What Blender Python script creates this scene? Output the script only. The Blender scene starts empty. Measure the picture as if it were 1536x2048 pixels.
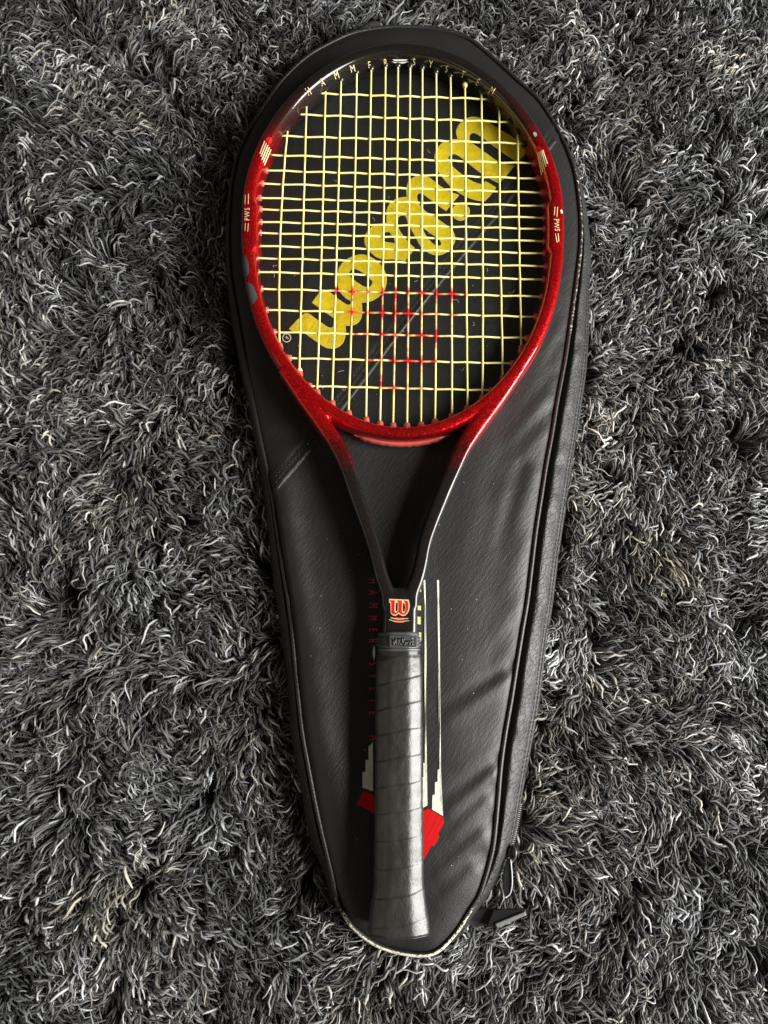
import bpy, bmesh, math, random
import numpy as np
from mathutils import Vector
from mathutils.bvhtree import BVHTree
from mathutils.geometry import delaunay_2d_cdt

random.seed(7); rng = np.random.default_rng(11)
S = bpy.context.scene
COL = S.collection

# ------------------------------------------------------------------ camera
TILT = math.radians(12.0); F = 2048*26/36.0; HC = 0.573
cam = bpy.data.cameras.new('camera'); camo = bpy.data.objects.new('camera', cam); COL.objects.link(camo)
camo.location = (0, 0, HC); camo.rotation_euler = (TILT, 0, 0)
cam.sensor_fit = 'VERTICAL'; cam.sensor_height = 36; cam.lens = 26; cam.clip_start = .01; cam.clip_end = 50
S.camera = camo
S.render.resolution_x = 768; S.render.resolution_y = 1024

# ------------------------------------------------------------------ world and lamps (a room by a window)
w = bpy.data.worlds.new('World'); S.world = w; w.use_nodes = True
w.node_tree.nodes['Background'].inputs[0].default_value = (1.0, .86, .70, 1)
w.node_tree.nodes['Background'].inputs[1].default_value = .07

def area(name, loc, aim, sx, sy, power, color):
    l = bpy.data.lights.new(name, 'AREA'); l.shape = 'RECTANGLE'; l.size = sx; l.size_y = sy
    l.energy = power; l.color = color
    o = bpy.data.objects.new(name, l); COL.objects.link(o); o.location = loc
    o.rotation_euler = (Vector(aim)-Vector(loc)).to_track_quat('-Z', 'Y').to_euler()
    return o
area('window_light', (1.75, -.30, .98), (0, .05, 0), 1.2, 1.45, 155, (1.0, .985, .945))
area('room_bounce', (-1.7, -.5, 1.3), (0, .1, 0), 1.6, 1.2, 5, (1.0, .90, .78))

S.view_settings.view_transform = 'Standard'; S.view_settings.look = 'None'
S.view_settings.exposure = 0.0; S.view_settings.gamma = 1.0

# ------------------------------------------------------------------ measuring: photograph pixel -> point on a real plane
ct, st = math.cos(TILT), math.sin(TILT)
def ray(x, y):
    u = (x-768)/F; v = (1024-y)/F
    return np.array([u, st+v*ct, -ct+v*st])
def at(x, y, z):
    d = ray(x, y); k = (z-HC)/d[2]
    return np.array([d[0]*k, d[1]*k, z])
def ats(pts, z): return np.array([at(p[0], p[1], z) for p in pts])

# ------------------------------------------------------------------ materials
def mat(name, base=(.5,.5,.5), rough=.5, metal=0, spec=.5, coat=0, coat_rough=.1, sheen=0):
    m = bpy.data.materials.new(name); m.use_nodes = True
    b = m.node_tree.nodes['Principled BSDF']
    b.inputs['Base Color'].default_value = (*base, 1); b.inputs['Roughness'].default_value = rough
    b.inputs['Metallic'].default_value = metal; b.inputs['Specular IOR Level'].default_value = spec
    b.inputs['Coat Weight'].default_value = coat; b.inputs['Coat Roughness'].default_value = coat_rough
    if sheen: b.inputs['Sheen Weight'].default_value = sheen
    return m
def N(m, t, **kw):
    n = m.node_tree.nodes.new(t)
    for k, v in kw.items():
        if hasattr(n, k): setattr(n, k, v)
        else: n.inputs[k.replace('_', ' ')].default_value = v
    return n
def L(m, a, b): m.node_tree.links.new(a, b)
def B(m): return m.node_tree.nodes['Principled BSDF']
def ramp(m, stops, interp='LINEAR'):
    r = N(m, 'ShaderNodeValToRGB'); e = r.color_ramp.elements; r.color_ramp.interpolation = interp
    while len(e) < len(stops): e.new(.5)
    for i, (p, c) in enumerate(stops):
        e[i].position = p; e[i].color = (*c, 1) if len(c) == 3 else c
    return r
def coords(m, scale=(1,1,1), rot=(0,0,0)):
    t = N(m, 'ShaderNodeTexCoord'); mr = N(m, 'ShaderNodeMapping'); mp = N(m, 'ShaderNodeMapping')
    mr.inputs['Rotation'].default_value = rot; mp.inputs['Scale'].default_value = scale
    L(m, t.outputs['Object'], mr.inputs['Vector']); L(m, mr.outputs['Vector'], mp.inputs['Vector']); return mp.outputs['Vector']
def bump(m, h, strength, dist, prev=None):
    b = N(m, 'ShaderNodeBump'); b.inputs['Strength'].default_value = strength; b.inputs['Distance'].default_value = dist
    L(m, h, b.inputs['Height'])
    if prev: L(m, prev, b.inputs['Normal'])
    return b.outputs['Normal']

def leather(name, base, rough, fine=1.0, crease=0.0, ang=0.95):
    m = mat(name, base, rough, spec=.45)
    v1 = coords(m, (120, 520, 300), (0, 0, -ang))
    n1 = N(m, 'ShaderNodeTexNoise', Scale=1.0, Detail=5.0, Roughness=.62); L(m, v1, n1.inputs['Vector'])
    v2 = coords(m, (900, 900, 900))
    n2 = N(m, 'ShaderNodeTexVoronoi', Scale=1.0); L(m, v2, n2.inputs['Vector'])
    nrm = bump(m, n1.outputs['Fac'], .34*fine, .0012)
    nrm = bump(m, n2.outputs['Distance'], .22*fine, .0004, nrm)
    if crease:
        v3 = coords(m, (150, 260, 150), (0, 0, -.75))
        n3 = N(m, 'ShaderNodeTexNoise', Scale=1.2, Detail=3.0); L(m, v3, n3.inputs['Vector'])
        ad = N(m, 'ShaderNodeMixRGB'); ad.inputs[0].default_value = .35
        L(m, v3, ad.inputs[1]); L(m, n3.outputs['Color'], ad.inputs[2])
        vo = N(m, 'ShaderNodeTexVoronoi', feature='DISTANCE_TO_EDGE', Scale=1.6); L(m, ad.outputs[0], vo.inputs['Vector'])
        cr = ramp(m, [(0, (0,0,0)), (.10, (1,1,1))]); L(m, vo.outputs['Distance'], cr.inputs[0])
        nrm = bump(m, cr.outputs[0], crease, .0009, nrm)
    v4 = coords(m, (26, 26, 26)); n4 = N(m, 'ShaderNodeTexNoise', Scale=1.0, Detail=4.0); L(m, v4, n4.inputs['Vector'])
    mr = N(m, 'ShaderNodeMapRange'); mr.inputs['To Min'].default_value = rough-.07; mr.inputs['To Max'].default_value = rough+.10
    L(m, n4.outputs['Fac'], mr.inputs['Value']); L(m, mr.outputs[0], B(m).inputs['Roughness'])
    L(m, nrm, B(m).inputs['Normal'])
    return m

M_PANEL = leather('black_vinyl', (.013, .013, .0125), .47, .85, 0, .9)
M_GUSS = leather('creased_vinyl', (.022, .022, .021), .46, 1.3, .30, .7)
M_PIPE2 = mat('painted_lit_edge', (.075, .075, .072), .35)  # paler than the vinyl: paints in the light caught along the seam
M_PLAIN = mat('black_plastic', (.012, .012, .013), .28)
M_WEB = mat('black_webbing', (.012, .012, .012), .8)
M_STITCH = mat('black_thread', (.008, .008, .008), .6)
M_ZIP = mat('zip_metal', (.16, .16, .16), .4, metal=.6)

# piping: black vinyl worn through to a pale core where the point attribute 'wear' says so
M_PIPE = mat('worn_piping', (.016, .016, .015), .38)
_a = N(M_PIPE, 'ShaderNodeAttribute', attribute_name='wear')
_n = N(M_PIPE, 'ShaderNodeTexNoise', Scale=1.0, Detail=6.0, Roughness=.75); L(M_PIPE, coords(M_PIPE, (420, 420, 420)), _n.inputs['Vector'])
_s = N(M_PIPE, 'ShaderNodeMath', operation='ADD'); L(M_PIPE, _a.outputs['Fac'], _s.inputs[0]); L(M_PIPE, _n.outputs['Fac'], _s.inputs[1])
_r = ramp(M_PIPE, [(.93, (0,0,0)), (1.0, (1,1,1))]); 
_h = N(M_PIPE, 'ShaderNodeMath', operation='MULTIPLY'); _h.inputs[1].default_value = 1.0; L(M_PIPE, _s.outputs[0], _h.inputs[0])
L(M_PIPE, _h.outputs[0], _r.inputs[0])
_x = N(M_PIPE, 'ShaderNodeMixRGB'); _x.inputs[1].default_value = (.016, .016, .015, 1); _x.inputs[2].default_value = (.62, .60, .47, 1)
L(M_PIPE, _r.outputs[0], _x.inputs[0]); L(M_PIPE, _x.outputs[0], B(M_PIPE).inputs['Base Color'])
L(M_PIPE, bump(M_PIPE, _n.outputs['Fac'], .6, .0006), B(M_PIPE).inputs['Normal'])

def printed(name, col, mottled=.25):
    m = mat(name, col, .5)
    n = N(m, 'ShaderNodeTexNoise', Scale=1.0, Detail=7.0, Roughness=.7); L(m, coords(m, (260, 260, 260)), n.inputs['Vector'])
    r = ramp(m, [(.30, tuple(c*(1-mottled) for c in col)), (.62, col)]); L(m, n.outputs['Fac'], r.inputs[0])
    L(m, r.outputs[0], B(m).inputs['Base Color'])
    v1 = coords(m, (120, 520, 300), (0, 0, -.9))
    n1 = N(m, 'ShaderNodeTexNoise', Scale=1.0, Detail=5.0); L(m, v1, n1.inputs['Vector'])
    L(m, bump(m, n1.outputs['Fac'], .4, .0008), B(m).inputs['Normal'])
    return m
M_YELLOW = printed('yellow_print', (.68, .52, .013), .26)
M_CREAMP = printed('cream_print', (.72, .71, .57), .22)
M_REDP = printed('red_print', (.52, .004, .006), .15); B(M_REDP).inputs['Specular IOR Level'].default_value = .25
M_DULLRED = printed('dull_red_print', (.76, .05, .08), .2)
M_PALE = mat('pale_print_edge', (.62, .56, .22), .5)
M_CREAM = mat('cream_decal', (.75, .62, .34), .35)
M_WHITE = mat('white_decal', (.8, .78, .68), .3)
M_EDGE = mat('gold_edge', (.58, .46, .24), .45)
M_GLINT = mat('painted_glint', (.32, .33, .33), .25)  # pale grey that paints in a glint off the frame
M_RED = mat('red_decal', (.62, .006, .008), .3)
M_BLACK = mat('black_decal', (.012, .010, .010), .3)
M_PATCH = mat('grey_lead_tape', (.055, .060, .058), .42)
M_GRED = mat('red_grommet', (.50, .085, .07), .32)
M_GBLK = mat('black_grommet', (.015, .014, .014), .25)
M_RUBBER = mat('black_rubber', (.050, .053, .054), .42)
M_TAPE = mat('black_tape', (.018, .016, .018), .28)

# painted frame: black crown and shaft fading into a red metal flake
M_FRAME = mat('flake_paint', (.5, 0, 0), .30, spec=.12, coat=.75, coat_rough=.045)
_t = N(M_FRAME, 'ShaderNodeTexCoord'); _sp = N(M_FRAME, 'ShaderNodeSeparateXYZ'); L(M_FRAME, _t.outputs['Object'], _sp.inputs[0])
_y = N(M_FRAME, 'ShaderNodeMapRange')
Y_LO, Y_HI = at(797, 1160, .033)[1], at(797, 96, .038)[1]
_y.inputs['From Min'].default_value = Y_LO; _y.inputs['From Max'].default_value = Y_HI; L(M_FRAME, _sp.outputs['Y'], _y.inputs['Value'])
def fy(py): return (at(797, py, .04)[1]-Y_LO)/(Y_HI-Y_LO)
BLK, RED, DRED = (.010, .008, .007), (.46, .0035, .0055), (.10, .006, .006)
_c = ramp(M_FRAME, [(fy(948), BLK), (fy(898), DRED), (fy(852), RED), (fy(315), RED), (fy(285), (.16, .005, .006)), (fy(255), (.03, .006, .005)), (fy(170), BLK)])
L(M_FRAME, _y.outputs[0], _c.inputs[0])
_v = N(M_FRAME, 'ShaderNodeTexVoronoi', Scale=1.0); L(M_FRAME, coords(M_FRAME, (1700, 1700, 1700)), _v.inputs['Vector'])
_fl = N(M_FRAME, 'ShaderNodeSeparateColor'); L(M_FRAME, _v.outputs['Color'], _fl.inputs[0])
_fr = ramp(M_FRAME, [(0, (.6,.6,.6)), (.6, (.95,.92,.92)), (1, (1.45,1.45,1.45))]); L(M_FRAME, _fl.outputs[0], _fr.inputs[0])
_mx = N(M_FRAME, 'ShaderNodeMixRGB', blend_type='MULTIPLY'); _mx.inputs[0].default_value = 1
L(M_FRAME, _c.outputs[0], _mx.inputs[1]); L(M_FRAME, _fr.outputs[0], _mx.inputs[2]); L(M_FRAME, _mx.outputs[0], B(M_FRAME).inputs['Base Color'])
_mt = ramp(M_FRAME, [(fy(960), (0,0,0)), (fy(890), (.68,.68,.68)), (fy(300), (.68,.68,.68)), (fy(260), (0,0,0))])
L(M_FRAME, _y.outputs[0], _mt.inputs[0]); L(M_FRAME, _mt.outputs[0], B(M_FRAME).inputs['Metallic'])
_ns = N(M_FRAME, 'ShaderNodeVectorMath', operation='ADD')
_geo = N(M_FRAME, 'ShaderNodeNewGeometry')
_sub = N(M_FRAME, 'ShaderNodeVectorMath', operation='SUBTRACT'); L(M_FRAME, _v.outputs['Color'], _sub.inputs[0]); _sub.inputs[1].default_value = (.5,.5,.5)
_sc = N(M_FRAME, 'ShaderNodeVectorMath', operation='SCALE'); L(M_FRAME, _sub.outputs[0], _sc.inputs[0]); _mk = N(M_FRAME, 'ShaderNodeMath', operation='MULTIPLY'); _mk.inputs[1].default_value = .48; L(M_FRAME, _mt.outputs[0], _mk.inputs[0]); L(M_FRAME, _mk.outputs[0], _sc.inputs['Scale'])
L(M_FRAME, _geo.outputs['Normal'], _ns.inputs[0]); L(M_FRAME, _sc.outputs[0], _ns.inputs[1])
_nn = N(M_FRAME, 'ShaderNodeVectorMath', operation='NORMALIZE'); L(M_FRAME, _ns.outputs[0], _nn.inputs[0]); L(M_FRAME, _nn.outputs[0], B(M_FRAME).inputs['Normal'])

# strings: yellow with a worn red stencil (point attribute 'paint')
M_STRING = mat('yellow_string', (.87, .81, .32), .35)
_a = N(M_STRING, 'ShaderNodeAttribute', attribute_name='paint')
_n = N(M_STRING, 'ShaderNodeTexNoise', Scale=1.0, Detail=4.0); L(M_STRING, coords(M_STRING, (300, 300, 300)), _n.inputs['Vector'])
_s = N(M_STRING, 'ShaderNodeMath', operation='MULTIPLY_ADD'); L(M_STRING, _a.outputs['Fac'], _s.inputs[0]); _s.inputs[1].default_value = 1.1
_o = N(M_STRING, 'ShaderNodeMath', operation='SUBTRACT'); L(M_STRING, _n.outputs['Fac'], _o.inputs[0]); _o.inputs[1].default_value = .58
L(M_STRING, _o.outputs[0], _s.inputs[2])
_r = ramp(M_STRING, [(.12, (0,0,0)), (.75, (1,1,1))]); L(M_STRING, _s.outputs[0], _r.inputs[0])
_x = N(M_STRING, 'ShaderNodeMixRGB'); _x.inputs[1].default_value = (.87, .81, .32, 1); _x.inputs[2].default_value = (.62, .02, .03, 1)
L(M_STRING, _r.outputs[0], _x.inputs[0]); L(M_STRING, _x.outputs[0], B(M_STRING).inputs['Base Color'])

M_GRIP = mat('tacky_overgrip', (.026, .0225, .019), .32, spec=.6)
_n = N(M_GRIP, 'ShaderNodeTexNoise', Scale=1.0, Detail=6.0, Roughness=.7); L(M_GRIP, coords(M_GRIP, (900, 520, 900)), _n.inputs['Vector'])
_n2 = N(M_GRIP, 'ShaderNodeTexNoise', Scale=1.0, Detail=3.0); L(M_GRIP, coords(M_GRIP, (130, 90, 130)), _n2.inputs['Vector'])
L(M_GRIP, bump(M_GRIP, _n2.outputs['Fac'], .34, .0018, bump(M_GRIP, _n.outputs['Fac'], .30, .0005)), B(M_GRIP).inputs['Normal'])
_n3 = N(M_GRIP, 'ShaderNodeTexNoise', Scale=1.0, Detail=5.0, Roughness=.65); L(M_GRIP, coords(M_GRIP, (60, 34, 60)), _n3.inputs['Vector'])
_r3 = ramp(M_GRIP, [(.32, (.012, .0105, .009)), (.55, (.021, .0185, .016)), (.75, (.036, .032, .027))]); L(M_GRIP, _n3.outputs['Fac'], _r3.inputs[0]); L(M_GRIP, _r3.outputs[0], B(M_GRIP).inputs['Base Color'])
_m3 = N(M_GRIP, 'ShaderNodeMapRange'); _m3.inputs['To Min'].default_value = .27; _m3.inputs['To Max'].default_value = .46; L(M_GRIP, _n2.outputs['Fac'], _m3.inputs['Value']); L(M_GRIP, _m3.outputs[0], B(M_GRIP).inputs['Roughness'])

M_YARN = mat('rug_yarn', (.1,.1,.1), .55, spec=.35, sheen=.15)
_a = N(M_YARN, 'ShaderNodeAttribute', attribute_name='tone'); L(M_YARN, _a.outputs['Color'], B(M_YARN).inputs['Base Color'])
M_BACK = mat('rug_backing', (.010, .009, .008), .95)
M_LINT = mat('lint', (.55, .52, .45), .8)

# ------------------------------------------------------------------ object helpers
def thing(name, loc, label, cat, group=None):
    o = bpy.data.objects.new(name, None); COL.objects.link(o); o.location = loc; o.empty_display_size = .02
    o['label'] = label; o['category'] = cat
    if group: o['group'] = group
    return o
def mesh_obj(name, V, Fc, m, parent=None, smooth=True):
    me = bpy.data.meshes.new(name)
    me.from_pydata([tuple(map(float, v)) for v in V], [], [tuple(map(int, f)) for f in Fc])
    if smooth: me.shade_smooth()
    me.materials.append(m)
    return link(name, me, parent)
def link(name, me, parent=None):
    o = bpy.data.objects.new(name, me); COL.objects.link(o)
    if parent:
        o.parent = parent; p = Vector((0,0,0)); q = parent
        while q: p += q.location; q = q.parent
        o.location = -p
    return o
def spline(P, n, closed=False):
    P = np.asarray(P, float)
    Q = np.vstack([P[-1], P, P[0], P[1]]) if closed else np.vstack([2*P[0]-P[1], P, 2*P[-1]-P[-2]])
    out = []; segs = len(P) if closed else len(P)-1
    for i in range(segs):
        p0, p1, p2, p3 = Q[i:i+4]
        t = np.linspace(0, 1, 24, endpoint=False)[:, None]
        out.append(.5*((2*p1)+(-p0+p2)*t+(2*p0-5*p1+4*p2-p3)*t**2+(-p0+3*p1-3*p2+p3)*t**3))
    out = np.vstack(out)
    out = np.vstack([out, out[:1] if closed else P[-1:]])
    d = np.r_[0, np.cumsum(np.linalg.norm(np.diff(out, axis=0), axis=1))]
    t = np.linspace(0, d[-1], n, endpoint=not closed)
    return np.column_stack([np.interp(t, d, out[:, k]) for k in range(out.shape[1])])
def tube(P, r, k=8, closed=False, caps=True):
    P = np.asarray(P, float); n = len(P); r = np.broadcast_to(np.asarray(r, float), (n,))
    T = (np.roll(P, -1, 0)-np.roll(P, 1, 0)) if closed else np.gradient(P, axis=0)
    T /= np.linalg.norm(T, axis=1)[:, None]+1e-12
    up = np.array([0, 0, 1.]); A = np.cross(T, up)
    bad = np.linalg.norm(A, axis=1) < 1e-3; A[bad] = [1, 0, 0]
    A /= np.linalg.norm(A, axis=1)[:, None]; Bn = np.cross(A, T)
    th = np.arange(k)*2*math.pi/k
    V = (P[:, None]+r[:, None, None]*(np.cos(th)[None, :, None]*A[:, None]+np.sin(th)[None, :, None]*Bn[:, None])).reshape(-1, 3)
    Fc = grid_faces(n, k, closed)
    if caps and not closed:
        Fc.append(tuple(range(k))[::-1]); Fc.append(tuple(range((n-1)*k, n*k)))
    return V, Fc
def grid_faces(n, k, closed_n=False, closed_k=True, off=0):
    Fc = []
    for i in range(n if closed_n else n-1):
        a = i*k; b = ((i+1) % n)*k
        for j in range(k if closed_k else k-1):
            j2 = (j+1) % k
            Fc.append((off+a+j, off+b+j, off+b+j2, off+a+j2))
    return Fc
def join(parts):
    V, Fc, o = [], [], 0
    for v, f in parts:
        V.append(np.asarray(v)); Fc += [tuple(i+o for i in q) for q in f]; o += len(v)
    return np.vstack(V), Fc
def inside(P, poly):
    x, y = P[:, 0], P[:, 1]; c = np.zeros(len(P), bool); n = len(poly)
    for i in range(n):
        x1, y1 = poly[i][:2]; x2, y2 = poly[(i+1) % n][:2]
        if y1 == y2: continue
        k = ((y1 > y) != (y2 > y)) & (x < (x2-x1)*(y-y1)/(y2-y1)+x1); c ^= k
    return c
def sheet(loops, step, rings=(), extra=None):
    """triangulated sheet bounded by loops (even-odd), with inner points about every step"""
    pts, edges = [], []
    for lp in loops:
        lp = np.asarray(lp)[:, :2]; o = len(pts); pts += [tuple(p) for p in lp]
        edges += [(o+i, o+(i+1) % len(lp)) for i in range(len(lp))]
    for dd in rings: pts += [tuple(p) for p in grow(loops[0][:, :2], -dd)]
    A = np.array([p for lp in loops for p in np.asarray(lp)[:, :2]]); lo, hi = A.min(0), A.max(0)
    gx, gy = np.meshgrid(np.arange(lo[0]+step/2, hi[0], step), np.arange(lo[1]+step/2, hi[1], step))
    gx = gx+np.where((np.arange(gx.shape[0]) % 2)[:, None], step/2, 0)
    G = np.column_stack([gx.ravel(), gy.ravel()])
    if len(G):
        c = np.zeros(len(G), bool)
        for lp in loops: c ^= inside(G, lp)
        G = G[c]
        if len(G):
            keep = np.ones(len(G), bool)
            for k in range(0, len(G), 2000):
                d = np.min(((G[k:k+2000, None]-A[None])**2).sum(2), axis=1); keep[k:k+2000] = d > (step*.45)**2
            if len(rings):
                for k in range(0, len(G), 2000):
                    d = np.min(((G[k:k+2000, None]-A[None])**2).sum(2), axis=1); keep[k:k+2000] &= d > (rings[-1]+step*.5)**2
            pts += [tuple(p) for p in G[keep]]
    if extra is not None: pts += [tuple(p) for p in extra]
    r = delaunay_2d_cdt([Vector(p) for p in pts], edges, [], 0, 1e-7)
    V = np.array([tuple(v) for v in r[0]]); T = np.array(r[2])
    ce = V[T].mean(1); c = np.zeros(len(ce), bool)
    for lp in loops: c ^= inside(ce, lp)
    T = T[c]
    a = V[T]; area2 = (a[:,1,0]-a[:,0,0])*(a[:,2,1]-a[:,0,1])-(a[:,1,1]-a[:,0,1])*(a[:,2,0]-a[:,0,0])
    T[area2 < 0] = T[area2 < 0][:, ::-1]
    return V, T[np.abs(area2) > 1e-14]
def grow(loop, d):
    P = np.array(loop, float); t = np.roll(P, -1, 0)-np.roll(P, 1, 0); t /= np.linalg.norm(t, axis=1)[:, None]+1e-9
    n = np.column_stack([t[:, 1], -t[:, 0]]); A = .5*np.sum(P[:, 0]*np.roll(P[:, 1], -1)-np.roll(P[:, 0], -1)*P[:, 1])
    return P+n*d*(1 if A > 0 else -1)
_glyph = {}
def glyph(ch):
    """outline of one letter as flat triangles, centred, height of a capital = 1"""
    if ch not in _glyph:
        cu = bpy.data.curves.new('t', 'FONT'); cu.body = ch; cu.resolution_u = 4
        o = bpy.data.objects.new('t', cu); COL.objects.link(o)
        dg = bpy.context.evaluated_depsgraph_get(); me = o.evaluated_get(dg).to_mesh()
        me.calc_loop_triangles()
        V = np.array([v.co[:2] for v in me.vertices]); T = np.array([t.vertices[:] for t in me.loop_triangles])
        o.evaluated_get(dg).to_mesh_clear(); bpy.data.objects.remove(o); bpy.data.curves.remove(cu)
        V[:, 0] -= (V[:, 0].min()+V[:, 0].max())/2; V[:, 1] -= (V[:, 1].min()+V[:, 1].max())/2
        V /= (V[:, 1].max()-V[:, 1].min()); _glyph[ch] = (V, T)
    return _glyph[ch]

# ------------------------------------------------------------------ the racket cover
ZB, ZE, ZS = .0200, .0140, .0330          # cover top, cover rim, string plane
PIPE = [ # x, y, width of the side strip outside it, all measured on the photograph, anticlockwise from the tip
 (840,1908,2),(790,1901,2),(751,1887,2),(718,1864,3),(695,1838,5),(674,1792,12),(662,1740,16),(644,1665,26),(630,1600,24),
 (617,1530,24),(605.5,1465,24),(598,1400,21),(591,1330,21),(585,1265,23),(576.5,1200,24),(565,1130,22),(555.5,1065,20),(546,1000,18),
 (534,938,15),(524,893,13),(513,839,12),(505.5,800,11),(496.5,756,12),(487.5,704,13),(479,652,14),(471.5,612,13),(463,563,10),(458.5,515,8),
 (458,465,7),(459.5,420,7),(463.5,375,5),(470,338,3),(480,303,2),(503,255,2),(528,215,2),(564,164,2),(613,117,2),(662,88,2),(712,67,2),(775,57,2),(819,56,2),
 (863,59,2),(908,69,2),(941,82,2),(982,115,2),(1034,162,2),(1076,201,2),(1106,247,3),(1123,278,3),(1135,304,3),(1148,343,7),(1156,390,12),(1160.5,439,15),
 (1161,478,19),(1158,517,24),(1153,556,27),(1147,600,32),(1138,665,40),(1128,730,46),(1114.5,800,50),(1104,865,51),(1092,930,52),(1081,1000,53),
 (1071,1065,53),(1063,1130,52),(1054.5,1200,52),(1043.5,1265,53),(1033,1330,55),(1022,1400,57),(1010.5,1465,57),(1001.5,1530,54),(995.5,1600,47),
 (989.5,1664,41),(984,1702,34),(971,1751,26),(957,1791,17),(935,1826,14),(913,1861,8),(876,1899,3)]
PIPE = np.array(PIPE, float)
NP = 700
pp = spline(PIPE, NP, True)
tan = np.roll(pp[:, :2], -1, 0)-np.roll(pp[:, :2], 1, 0); tan /= np.linalg.norm(tan, axis=1)[:, None]
nout = np.column_stack([-tan[:, 1], tan[:, 0]])
cen = pp[:, :2].mean(0)
if ((pp[:, :2]-cen)*nout).sum() < 0: nout = -nout
rim = ats(pp[:, :2], ZE)
_i = np.arange(NP*4)/4.; RIMD = np.column_stack([np.interp(_i, np.arange(NP+1), np.r_[rim[:, k], rim[0, k]]) for k in (0, 1)])
outer_px = pp[:, :2]+nout*pp[:, 2:3]
outer = ats(outer_px, -.001)
# keep the outer edge no further in than the piping itself
dirn = outer-rim; 
def seg_d(X, Y, a, b):
    d = b-a; l2 = d@d; t = np.clip(((X-a[0])*d[0]+(Y-a[1])*d[1])/l2, 0, 1)
    return np.hypot(X-a[0]-t*d[0], Y-a[1]-t*d[1]), t
def P2(x, y): return at(x, y, ZB)[:2]
# folds: (x0,y0, x1,y1, height mm, width mm)
FOLDS = [
 (1012,1362,900,1440, 2.6,5.5),(1026,1330,880,1415,-1.6,5.0),(1000,1500,930,1530, .9,5),
 (990,1548,900,1622, 2.6,5.2),(1004,1512,885,1600,-1.7,5.0),(975,1600,910,1668, 1.4,4.5),(985,1575,900,1650,-1.0,4),
 (965,1672,880,1750, 2.1,5.5),(982,1640,890,1712,-1.3,5),(945,1742,880,1810, 2.0,6),(965,1710,880,1775,-1.4,5),
 (1098,790,1020,880, 1.0,5.0),(1108,742,1050,812,-.9,4.5),(1090,862,1035,920, .9,5),(1100,820,1040,880,-1.0,5),
 (1125,640,1095,700,.8,4),(1120,680,1090,740,-.8,4),
 (1045,930,1000,1085,-1.5,6),(1070,945,1030,1060, 1.1,6),(1005,985,975,1120, .9,7),(1055,1080,1010,1180,.8,6),
 (1035,1210,970,1290,.7,6),(1030,1255,965,1335,-.6,6),
 (985,890,930,1000,.7,8),(960,1010,905,1130,.8,9),
 (560,900,600,980,1.2,9),(568,1030,625,1045,1.6,7),(575,1085,640,1120,1.4,7),(590,1160,640,1170,1.1,8),(600,1240,650,1300,1.3,8),
 (612,1350,640,1480,1.6,9),(625,1440,650,1560,1.0,8),(545,850,590,850,.8,5),(560,880,600,870,-.7,5),
 (556,970,668,1580,6.2,13),(690,870,760,960,1.0,14),(1085,300,1135,280,.5,3),(1110,330,1150,350,.5,4),(1105,560,1140,540,.5,4),(1100,500,1145,480,-.4,4)]
SEAM = [P2(549,988), P2(646,870), P2(800,666), P2(900,542), P2(993,434), P2(1118,272)]
def zc(X, Y):
    X = np.asarray(X, float); Y = np.asarray(Y, float); d = np.full(X.shape, 9.)
    R = RIMD
    for k in range(0, len(X), 2500):
        s = slice(k, k+2500)
        d[s] = np.sqrt(((X[s, None]-R[None, :, 0])**2+(Y[s, None]-R[None, :, 1])**2).min(1))
    wl = np.clip((X-.02)/.06, 0, 1)*.55
    z = ZE+(ZB-ZE)*((1-wl)*(1-np.exp(-d/.0055))+wl*(1-np.exp(-d/.032)))
    # soft hollow pressed by the handle
    xh = .0100; hy = np.clip((at(797,1250,ZB)[1]-Y)/.04, 0, 1)
    z -= .0018*np.exp(-((X-xh)/.022)**2)*hy
    for (x0, y0, x1, y1, h, wd) in FOLDS:
        a, b = P2(x0, y0), P2(x1, y1); q, t = seg_d(X, Y, a, b)
        z += .62*h*1e-3*np.exp(-(q/(wd*1e-3))**2)*np.clip(d/.004, 0, 1)*(1-.55*t)
    z += .00045*np.sin(X*90+Y*60)*np.sin(Y*70-X*40+1)*np.clip(d/.02, 0, 1)
    # the head panel laps over the body panel along a diagonal seam
    best = np.full(X.shape, 9.); sgn = np.zeros(X.shape)
    for a, b in zip(SEAM[:-1], SEAM[1:]):
        q, t = seg_d(X, Y, a, b); m = q < best
        n = np.array([-(b-a)[1], (b-a)[0]]); n /= np.linalg.norm(n)
        sd = (X-a[0])*n[0]+(Y-a[1])*n[1]
        best = np.where(m, q, best); sgn = np.where(m, sd, sgn)
    z += .0011*np.clip(sgn/.0010+.5, 0, 1)*np.exp(-np.clip(sgn-.009, 0, 1)/.012)
    for off in (.0042, .0078): z -= .0007*np.exp(-((sgn-off)/.0011)**2)
    return z

cover = thing('racket_cover', (0, 0, 0), 'black vinyl racket cover with yellow script and red hammer print lying on the shaggy rug', 'racket cover')
_q = spline(np.array(SEAM), 420)[6:-6]; _t = np.gradient(_q, axis=0); _t /= np.linalg.norm(_t, axis=1)[:, None]; _t = np.column_stack([-_t[:, 1], _t[:, 0]])
V, T = sheet([rim[:, :2]], .0021, extra=np.vstack([_q+_t*o_ for o_ in (-.0007, -.0002, .0003, .0008, .0031, .0042, .0053, .0067, .0078, .0089)]), rings=(.0008, .0017, .0028, .0041, .0056))
Z = zc(V[:, 0], V[:, 1])
mesh_obj('front_panel', np.column_stack([V, Z]), T, M_PANEL, cover)

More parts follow.
